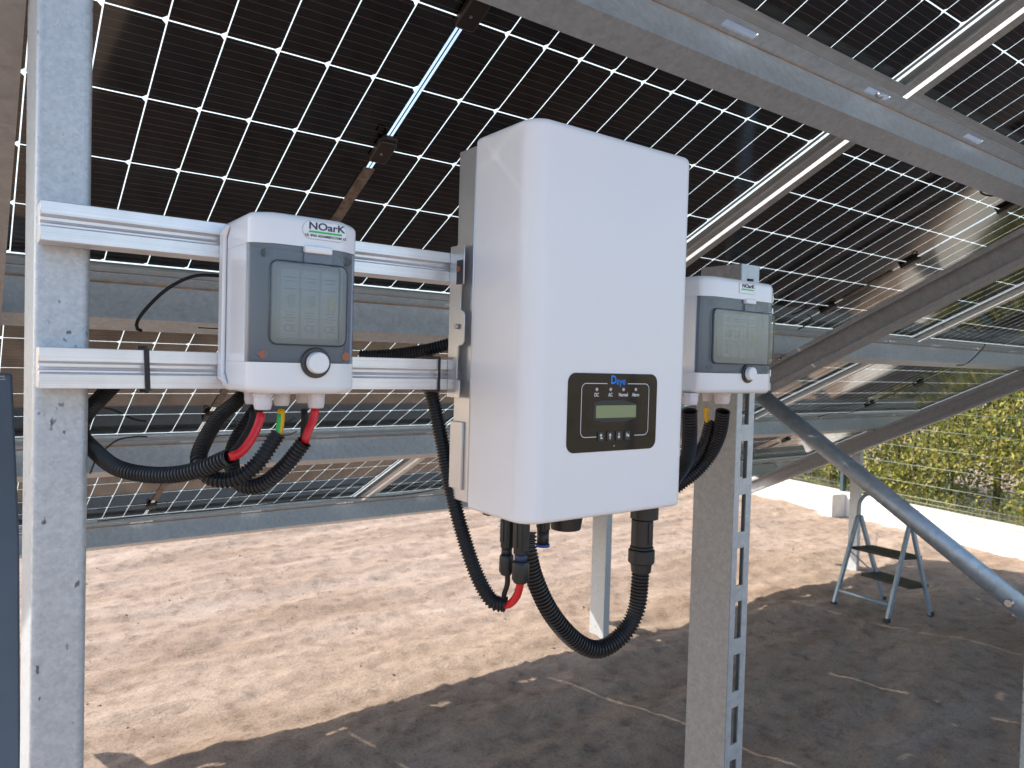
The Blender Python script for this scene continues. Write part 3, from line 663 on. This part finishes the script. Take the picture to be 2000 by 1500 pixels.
tag(inv, 'tall white inverter with black display panel, hanging between the two boxes', 'inverter')

# connectors hanging under the inverter
def plug(px, Y, zlen, r, lab, wired, blue=False):
    v = at(px, 1030, Y); root = empty('cable_connector', (v.x, v.y, IZ0)); m = MB()
    m.cyl((0, 0, .004), (0, 0, -zlen * .55), r, 10); m.box(-r * .5, r * .5, -r * 1.12, -r * .8, -zlen * .5, -.004)
    m.box(-r * 1.12, -r * .9, -r * .4, r * .4, -zlen * .45, -.006)
    m.build('body', M_BLACKP, root, bevel=.001)
    if wired:
        m = MB(); m.cyl((0, 0, -zlen * .551), (0, 0, -zlen * .66), r * .82, 12); m.build('collar', M_BLUED if blue else M_BLACKP, root)
        m = MB(); m.tube([(0, 0, -zlen * .661), (0, 0, -zlen * .70), (0, 0, -zlen * .93), (0, 0, -zlen)], r, 10, True, [r * .95, r * 1.12, r * 1.12, r * .75]); m.build('nut', M_BLACKP, root, bevel=.0008)
    else:
        m = MB(); m.cyl((0, 0, -zlen * .551), (0, 0, -zlen * .92), r * .93, 12); m.build('sleeve', M_BLACKP, root)
        m = MB(); m.cyl((0, 0, -zlen * .921), (0, 0, -zlen), r * 1.1, 12); m.build('cap', M_BLUEP, root)
    tag(root, lab, 'connector', 'plug connectors under the inverter'); return root
pl1 = plug(991, .765, .079, .0085, 'leftmost black plug under the inverter, with the thin black wire', True)
pl2 = plug(1019, .740, .084, .0100, 'thick black plug under the inverter, with the red wire', True, True)
pl3 = plug(1061, .755, .046, .0085, 'short empty black plug under the inverter, with a blue ring', False)
# big output connector
v = at(1253, 1075, .775); oc = empty('output_connector', (v.x, v.y, IZ0 - .035)); m = MB()
m.cyl((0, 0, .0), (0, 0, -.040), .0165, 20); m.box(-.004, .004, -.0178, -.0160, -.036, -.002); m.build('barrel', M_BLACKP, oc, bevel=.001)
m = MB(); m.cyl((0, 0, -.0405), (0, 0, -.045), .0178, 20); m.cyl((0, 0, -.0455), (0, 0, -.066), .0200, 12); m.build('locking_nut', M_BLACKP, oc, bevel=.0015)
m = MB(); m.cyl((0, 0, -.0665), (0, 0, -.080), .0165, 14, .0150); m.build('cable_boot', M_BLACKP, oc, bevel=.001)
tag(oc, 'long black round connector under the right end of the inverter', 'connector')
oc_end = Vector((v.x, v.y, IZ0 - .035 - .078))

# ------------------------------------------------------------------ conduits and wires
def hose(pts, r, lab, pitch=.0043, name='corrugated_conduit', group='black corrugated conduits'):
    pts = [Vector(p) for p in pts]; o = pts[0].copy(); m = MB(); conduit(m, [p - o for p in pts], r, pitch)
    ob = m.build(name, M_CONDUIT, None, loc=o); ob.data.set_sharp_from_angle(angle=R(38)); tag(ob, lab, 'conduit', group); return ob
def lead(pts, r, mat, lab, name='electric_wire', cat='wire', group=None):
    pts = [Vector(p) for p in pts]; o = pts[0].copy(); m = MB(); wire(m, [p - o for p in pts], r)
    ob = m.build(name, mat, None, loc=o); tag(ob, lab, cat, group); return ob
A = at
h1 = hose([A(225, 748, .93), A(196, 778, .95), A(165, 815, .98), A(160, 850, .975), A(185, 880, .955), A(225, 912, .90), A(280, 926, .865), A(340, 927, .83), A(395, 915, .80), A(447, 893, .775)], .0091, 'corrugated conduit from behind the big post, ending in a red and a black wire')
h2 = hose([A(480, 762, .90), A(462, 785, .895), A(428, 815, .875), A(400, 860, .85), A(388, 900, .83), A(410, 932, .815), A(455, 936, .80), A(500, 908, .79), A(545, 845, .785)], .0088, 'corrugated conduit looping left from behind the box to the yellow and green wire')
h3 = hose([A(520, 770, .90), A(492, 812, .885), A(462, 860, .87), A(452, 905, .85), A(470, 945, .83), A(510, 946, .81), A(555, 912, .79), A(595, 862, .775)], .0088, 'corrugated conduit of the right loop under the left box')
gz = 1.663
lead([A(446, 893, .776), A(470, 884, .776), A(492, 856, .778), A(506, 825, .782), A(512, 800, .786)], .0046, M_RED, 'red wire curving from the left gland of the small box into its conduit', group='wires of the small box')
lead([A(440, 893, .782), A(462, 876, .795), A(482, 845, .815), A(492, 822, .83), A(494, 800, .836)], .0040, M_RUBBER, 'black wire beside the left red wire under the small box', group='wires of the small box')
lead([A(594, 866, .777), A(602, 842, .779), A(612, 820, .784), A(616, 795, .786)], .0046, M_RED, 'short red wire at the right gland of the small box', group='wires of the small box')
lead([A(592, 868, .785), A(594, 840, .81), A(595, 812, .832), A(593, 795, .836)], .0040, M_RUBBER, 'short black wire beside the right red wire of the small box', group='wires of the small box')
yw = empty('earth_wire', A(544, 848, .786)); yo = yw.location.copy()
m = MB(); wire(m, [A(x, y, Y) - yo for x, y, Y in ((543, 850, .787), (547, 832, .792), (550, 800, .800))], .0042); m.build('yellow_insulation', M_YELLOW, yw)
m = MB(); wire(m, [A(x, y, Y) - yo + Vector((-.0018, -.0022, 0)) for x, y, Y in ((542, 848, .787), (546, 832, .792), (549, 803, .800))], .0026); m.build('green_stripe', M_GREEN, yw)
tag(yw, 'yellow and green earth wire at the middle gland of the small box', 'wire', 'wires of the small box')

hose([A(705, 696, 1.02), A(760, 694, .99), A(810, 688, .955), A(850, 680, .93), A(905, 664, .90)], .0095, 'corrugated conduit lying behind the lower rail, going behind the inverter')
hose([A(838, 700, .925), A(838, 740, .912), A(850, 800, .90), A(865, 870, .885), A(880, 950, .865), A(900, 1030, .845), A(930, 1120, .82), A(960, 1172, .80), A(988, 1181, .785)], .0105, 'corrugated conduit hanging from the lower rail down left of the inverter')
lead([A(982, 1180, .788), A(985, 1160, .785), A(991, 1140, .772), A(991, 1118, .765)], .0035, M_RUBBER, 'thin black wire rising to the leftmost plug', group='wires under the inverter')
lead([A(980, 1181, .788), A(995, 1180, .778), A(1010, 1162, .760), A(1019, 1128, .742)], .0052, M_RED, 'red wire rising to the thick plug under the inverter', group='wires under the inverter')
hose([A(1030, 1040, .83), A(1032, 1080, .825), A(1046, 1135, .82), A(1078, 1200, .81), A(1125, 1252, .80), A(1170, 1268, .79), A(1215, 1240, .782), A(1243, 1190, .777), oc_end], .0135, 'thick corrugated conduit hanging in a deep loop below the inverter', .0052)
hose([A(1347, 803, .79), A(1347, 850, .80), A(1340, 900, .83), A(1305, 955, .87)], .0125, 'corrugated conduit at the left gland of the right box', .005)
hose([A(1388, 822, .83), A(1375, 865, .84), A(1345, 912, .855), A(1300, 965, .88)], .0105, 'middle corrugated conduit under the right box, below the yellow wire', .0048)
hose([A(1412, 803, .80), A(1404, 850, .815), A(1378, 900, .84), A(1335, 940, .86), A(1290, 970, .89)], .0125, 'corrugated conduit at the right gland of the right box, against the slotted post', .005)
lead([A(1380, 795, .83), A(1379, 812, .83), A(1384, 828, .832)], .0042, M_YELLOW, 'short yellow wire at the middle gland of the right box')
lead([A(470, 541, .98), A(432, 539, .98), A(380, 539, .985), A(330, 562, .99), A(290, 598, 1.0), A(268, 628, 1.005), A(270, 645, 1.01), A(282, 646, 1.01)], .0022, M_RUBBER, 'bare black cable hooking out from behind the small box', 'hanging_cable', 'cable')
lead([A(470, 644, 1.02), A(384, 640, 1.02)], .0008, M_RUBBER, 'thin straight wire end poking out beside the small box', 'wire_end', 'wire')
# cable ties
def tie(px, zr, lab, w=.0042, x_=None, lean=0.):
    c = at(px, 720, .86); m = MB(); z0_, z1_ = zr; yf = .8585
    for a, b in (((c.x - lean, yf, z0_ - .002), (c.x + lean, yf, z1_ + .002)), ((c.x + lean, yf, z1_ + .0022), (c.x + lean, .9015, z1_ + .0022)), ((c.x + lean, .9015, z1_), (c.x - lean, .9015, z0_)), ((c.x - lean, .9015, z0_ - .0022), (c.x - lean, yf, z0_ - .0022))):
        m.obox(Vector(a) - Vector((c.x, yf, z0_)), Vector(b) - Vector((c.x, yf, z0_)), w, .0016, Vector((1, 0, 0)) if a[1] != b[1] else Vector((0, 1, 0)))
    o = m.build('cable_tie', M_RUBBER, None, loc=(c.x, yf, z0_)); tag(o, lab, 'cable tie', 'cable ties on the lower rail')
tie(287, (1.664, 1.705), 'broad black cable tie round the lower rail, left of the small box', .0050, lean=-.001)
tie(857, (1.664, 1.705), 'narrow black cable tie round the lower rail beside the inverter', .0030)

# cables of the array
def acab(pts, lab):
    w = [arr(u, v, n) for u, v, n in pts]; lead(w, .0032, M_RUBBER, lab, 'panel_cable', 'cable', 'loose cables under the panels')
def onn(px, py, n):
    r = ray(px, py); N = RM @ Vector((0, 0, 1)); t = ((A0 - CAM).dot(N) - n) / r.dot(N); return CAM + r * t
def pcab(pts, lab, r=.003):
    lead([onn(px, py, n) for px, py, n in pts], r, M_RUBBER, lab, 'panel_cable', 'cable', 'loose cables under the panels')
pcab([(1914, 366, .04), (1918, 378, .06), (1940, 382, .08), (1970, 372, .08), (2010, 350, .10)], 'cable hooking below the highest purlin at the right edge')
pcab([(1578, 615, .03), (1585, 622, .03), (1572, 636, .035), (1556, 645, .04)], 'short cable crossing the second purlin next to the right box')
pcab([(1925, 672, .04), (1918, 682, .08), (1895, 705, .12), (1880, 713, .13), (1868, 714, .13)], 'cable drooping over the second purlin at far right')
pcab([(1950, 655, .02), (1920, 662, .02), (1890, 655, .02), (1840, 636, .02)], 'cable slack against the far right panels above the drooping one', .002)
pcab([(176, 925, .14), (190, 895, .10), (225, 862, .06), (262, 853, .035), (290, 853, .03)], 'cable rising over the third purlin beside the big post')
pcab([(580, 842, .03), (560, 850, .03), (500, 852, .03), (440, 850, .03), (395, 858, .03)], 'cable along the third purlin behind the conduit loops', .002)
pcab([(190, 1018, .03), (300, 1006, .03), (400, 998, .03), (520, 985, .03), (620, 975, .03), (700, 972, .04), (780, 968, .03), (870, 953, .03)], 'long cable following the lowest purlin')
pcab([(1595, 828, .03), (1600, 815, .03), (1625, 808, .03), (1660, 806, .03), (1700, 792, .02)], 'cable at the third purlin right of the brace', .0025)
pcab([(1490, 905, .05), (1510, 905, .06), (1530, 920, .08), (1550, 936, .12), (1590, 942, .14)], 'cable hanging at the low end of the far rafter')

# ------------------------------------------------------------------ leaning blue grey sheet at the left edge
Yp = 1.22
def xz(px, py): v = at(px, py, Yp); return (v.x, v.z)
a, b, c, d = xz(-14, 728), xz(24, 730), xz(38, 1050), xz(40, 1500); e = xz(15, 1500)
k = (d[1] - .0) / (b[1] - d[1]); bot_r = (d[0] + .004, .0); bot_l = (bot_r[0] - .010, .0)
m = MB(); o_ = (b[0], 0)
m.prism([(p[0] - o_[0], p[1]) for p in (a, b, c, d, bot_r, bot_l)], 0, .03, 'y')
bd = empty('leaning_sheet', (o_[0], Yp, 0)); m.build('sheet', M_BOARD, bd, bevel=.003)
m = MB(); q0 = xz(4, 736)
for (x_, z_, w_, h_) in ((0, 0, .006, .0012), (.001, -.004, .006, .0012), (.004, -.002, .0012, .004)): m.box(q0[0] + x_ - o_[0] - .003, q0[0] + x_ - o_[0] + w_ - .003, -.001, -.0002, q0[1] + z_, q0[1] + z_ + h_)
m.build('scribble_mark', M_BREAK, bd)
tag(bd, 'dark blue grey steel sheet leaning at the left edge behind the post', 'metal sheet')

# ------------------------------------------------------------------ step ladder
F = [atz(1628, 1180), atz(1732, 1213), atz(1818, 1200), atz(1725, 1170)]   # rear-left, rear-right, front-right, front-left feet
lad = empty('step_ladder', F[0].lerp(F[2], .5)); LO = lad.location.copy()
mid_l = F[0].lerp(F[3], .42); mid_r = F[1].lerp(F[2], .42)
def zat(p, py):                                        # height above p at which image row py is met
    lo, hi = 0, 2
    for _ in range(40):
        mz = (lo + hi) / 2; d = Vector((p.x, p.y, mz)) - CAM; y = 750 - FPX * d.dot(CU) / d.dot(CF)
        if y > py: lo = mz
        else: hi = mz
    return lo
apl = Vector((mid_l.x, mid_l.y, zat(mid_l, 1008))); apr = Vector((mid_r.x, mid_r.y, zat(mid_r, 1025)))
for foot, ap in ((F[0], apl), (F[3], apl), (F[1], apr), (F[2], apr)):
    off = (foot - (F[1] if ap is apr else F[0])) * .05
    m = MB(); m.obox(foot - LO + Vector((0, 0, -.01)), ap - LO + off, .036, .022, Vector((0, 1, 0))); lg = m.build('leg', M_LADDER, lad, bevel=.003)
    m = MB(); m.obox(foot - LO + Vector((0, 0, -.012)), foot - LO + Vector((0, 0, .02)), .042, .030, Vector((0, 1, 0))); m.build('foot', M_STEP, lg)
m = MB(); top = Vector((0, 0, .17))
m.tube(spline([apl - LO, apl - LO + Vector((.015, 0, .10)), apl - LO + Vector((.03, -.05, .17)), apl.lerp(apr, .5) - LO + Vector((.03, 0, .18)), apr - LO + Vector((.03, .05, .15)), apr - LO + Vector((.015, 0, .08)), apr - LO], .02), .013, 10); m.build('top_hoop', M_LADDER, lad)
m = MB(); q0, q1 = F[0].lerp(apl, .16) - LO, F[1].lerp(apr, .16) - LO; m.cyl(q0, q1, .014, 10); m.build('crossbar', M_LADDER, lad)
for t_, nm in ((.62, 1), (.30, 0)):
    a_ = F[3].lerp(apl, t_) - LO; b_ = F[2].lerp(apr, t_) - LO; back = (F[0] - F[3]); back.z = 0; back = back.normalized() * (.17 if nm else .16)
    m = MB(); vs = [a_ - back * .25, b_ - back * .25, b_ + back * .9, a_ + back * .9]
    m.add([v_ + Vector((0, 0, dz)) for dz in (0, .022) for v_ in vs], [(3, 2, 1, 0), (4, 5, 6, 7), (0, 1, 5, 4), (1, 2, 6, 5), (2, 3, 7, 6), (3, 0, 4, 7)])
    m.build('step', M_STEP, lad, bevel=.003)
for s_, e_ in ((F[3].lerp(apl, .30) + Vector((0, 0, .0)), F[0].lerp(apl, .62)),):
    m = MB(); m.obox(s_ - LO, e_ - LO, .010, .003, Vector((0, 1, 0))); m.build('stay', M_LADDER, lad)
tag(lad, 'small two step folding ladder with dark treads on the soil', 'ladder')

# ------------------------------------------------------------------ wall, fence and hedge beyond
w0 = Vector((7.20, -1.4, 0)); WB = 7.5; w1 = Vector((10.9, 15.5, 0)); wd = (w1 - w0).normalized(); wn_ = Vector((wd.y, -wd.x, 0))
wall = empty('garden_wall', w0); m = MB(); ln = (w1 - w0).length
rotz = math.atan2(wd.y, wd.x)
m.box(-WB, ln, -.14, 0, -.2, .235); m.build('wall_base', M_CONC, wall, bevel=.01); m = MB(); m.box(-WB, ln, -.15, .004, .239, .272); m.build('coping', M_CONC, wall, bevel=.006)
wall.rotation_euler = (0, 0, rotz); tag(wall, 'low white rendered wall along the far side of the plot', 'wall')
wall.location = w0
def onwall(s, off=0., z=0.): return w0 + wd * s - wn_ * off * -1 + Vector((0, 0, z))
base = atz(1632, 1003); s0 = (base - w0).dot(wd)
fgroup = 'dark fence posts standing on the white wall'
for i, ds in enumerate((-5.0, -2.5, 0, 2.5, 5.0, 7.5, -7.5, -10., -12.5)):
    q = onwall(s0 + ds, .07); sgn = 0
    nm = ('out of the photo at right', 'just past the right edge', 'the one behind the ladder', 'farther along', 'far along', 'last of the row', 'near the corner', 'close to the corner', 'at the corner')[i]
    pil = MB(); pil.box(-.11, .11, -.02, .20, -.2, .255); pz = pil.build('wall_pillar', M_PILLAR, None, bevel=.012, loc=onwall(s0 + ds, -.02) , rot=(0, 0, rotz))
    tag(pz, 'pale concrete pillar in front of the white wall, %s' % nm, 'pillar', 'pillars of the white wall')
    fp = MB(); fp.box(-.025, .025, -.03, .03, .262, 1.62); fo = fp.build('fence_post', M_FENCEP, None, bevel=.004, loc=q, rot=(0, 0, rotz))
    tag(fo, 'dark green fence post on the white wall, %s' % nm, 'post', fgroup)
    if i != 5:
        fm = empty('mesh_fence_panel', onwall(s0 + ds, .10), (0, 0, rotz)); m = MB()
        z_ = .31; kz = 0
        while z_ < 1.6:
            for dy in (-.006, .006): m.cyl((.03, dy, z_), (2.47, dy, z_), .0019, 5)
            if kz == 0: 
                for dy in (-.006, .006): m.cyl((.03, dy, z_ + .05), (2.47, dy, z_ + .05), .0026, 5)
            z_ += .2; kz += 1
        m.build('horizontal_wires', M_WIREG, fm); m = MB()
        for j in range(49): m.cyl((.05 + j * .05, 0, .28), (.05 + j * .05, 0, 1.6), .0015, 4)
        m.build('upright_wires', M_WIRED, fm)
        tag(fm, 'wire mesh fence panel on the white wall, %s' % nm, 'fence', 'mesh panels of the fence')

def leaf_material(name, cols):
    m, n, l, b = newmat(name); oi = n.new('ShaderNodeNewGeometry'); rp = ramp(n, [(i / (len(cols) - 1), c) for i, c in enumerate(cols)])
    l.new(oi.outputs['Random Per Island'], rp.inputs[0]); l.new(rp.outputs[0], b.inputs['Base Color']); b.inputs['Roughness'].default_value = .5
    tl = n.new('ShaderNodeBsdfTranslucent'); l.new(rp.outputs[0], tl.inputs[0]); mx = n.new('ShaderNodeMixShader'); mx.inputs[0].default_value = .45
    l.new(b.outputs[0], mx.inputs[1]); l.new(tl.outputs[0], mx.inputs[2]); l.new(mx.outputs[0], n['Material Output'].inputs[0]); return m
M_LEAF = leaf_material('autumn_leaves', [(.09, .12, .03), (.18, .22, .05), (.25, .29, .06), (.34, .36, .07), (.42, .41, .09), (.50, .42, .08), (.32, .26, .13)])
M_BARK = plain('grey_bark', (.13, .10, .08), .9, var=.3)
M_GRASS = leaf_material('dry_grass', [(.10, .12, .04), (.22, .22, .10), (.34, .30, .16)])
hed = empty('hedge', onwall(8, 1.2)); HO = hed.location.copy(); rh = random.Random(11)
lf = MB(); st = MB()
for s_ in range(0, 60):
    s1 = rh.uniform(-1.5, 16.5); q = onwall(s1, rh.uniform(.5, 1.5)) - HO
    hh = rh.uniform(2.6, 3.6); pts = [q + Vector((rh.uniform(-.25, .25) * t, rh.uniform(-.25, .25) * t, hh * t)) for t in (0, .3, .6, 1)]
    st.tube(pts, .02, 5, True, [.022, .018, .012, .005])
NL = 240000
def leafq(mb, c, s, rnd):
    d1 = Vector((rnd.gauss(0, 1), rnd.gauss(0, 1), rnd.gauss(0, 1))).normalized(); d2 = d1.orthogonal().normalized(); d2.rotate(Matrix.Rotation(rnd.uniform(0, 6.28), 3, d1))
    w = s * .45; mb.add([c - d1 * s * .5, c + d2 * w * .5, c + d1 * s * .5, c - d2 * w * .5], [(0, 1, 2, 3)])
cnt = 0
while cnt < NL:
    s1 = rh.uniform(2.4, 11.0) if rh.random() < .82 else rh.uniform(-9, 16.5); of = .35 + abs(rh.gauss(0, .45)); zz = rh.uniform(.0, 3.7)
    q = onwall(s1, of, zz); dn = noise.noise(q * 1.4) + .6 * noise.noise(q * 4.2)
    th = -.46 + (.34 if zz < .75 else 0) + (0 if of < .8 else -1)
    top = 3.1 + .5 * noise.noise(Vector((s1 * .8, 3, 1)))
    if dn < th or zz > top: continue
    front = .30 + .25 * noise.noise(q * 2.1)
    if of < front: continue
    for _ in range(3):
        c = q - HO + Vector((rh.gauss(0, .05), rh.gauss(0, .05), rh.gauss(0, .05))); leafq(lf, c, rh.uniform(.032, .078), rh); cnt += 1
lf.build('foliage', M_LEAF, hed); st.build('stems', M_BARK, hed)
hed['kind'] = 'stuff'; tag(hed, 'tall yellow green autumn hedge behind the mesh fence', 'hedge')
gs = MB(); rg = random.Random(5)
for i in range(7000):
    s1 = rg.uniform(0, 15); q = onwall(s1, rg.uniform(.03, .5), .0); q.z = rg.uniform(0, .05); h_ = rg.uniform(.2, .42); t_ = Vector((rg.gauss(0, .07), rg.gauss(0, .07), h_)); w_ = Vector((wd.x, wd.y, 0)) * .004
    gs.add([q - w_, q + w_, q + t_], [(0, 1, 2)])
tag(gs.build('dry_grass', M_GRASS), 'rough dry grass growing along the far side of the white wall', 'grass', kind='stuff')
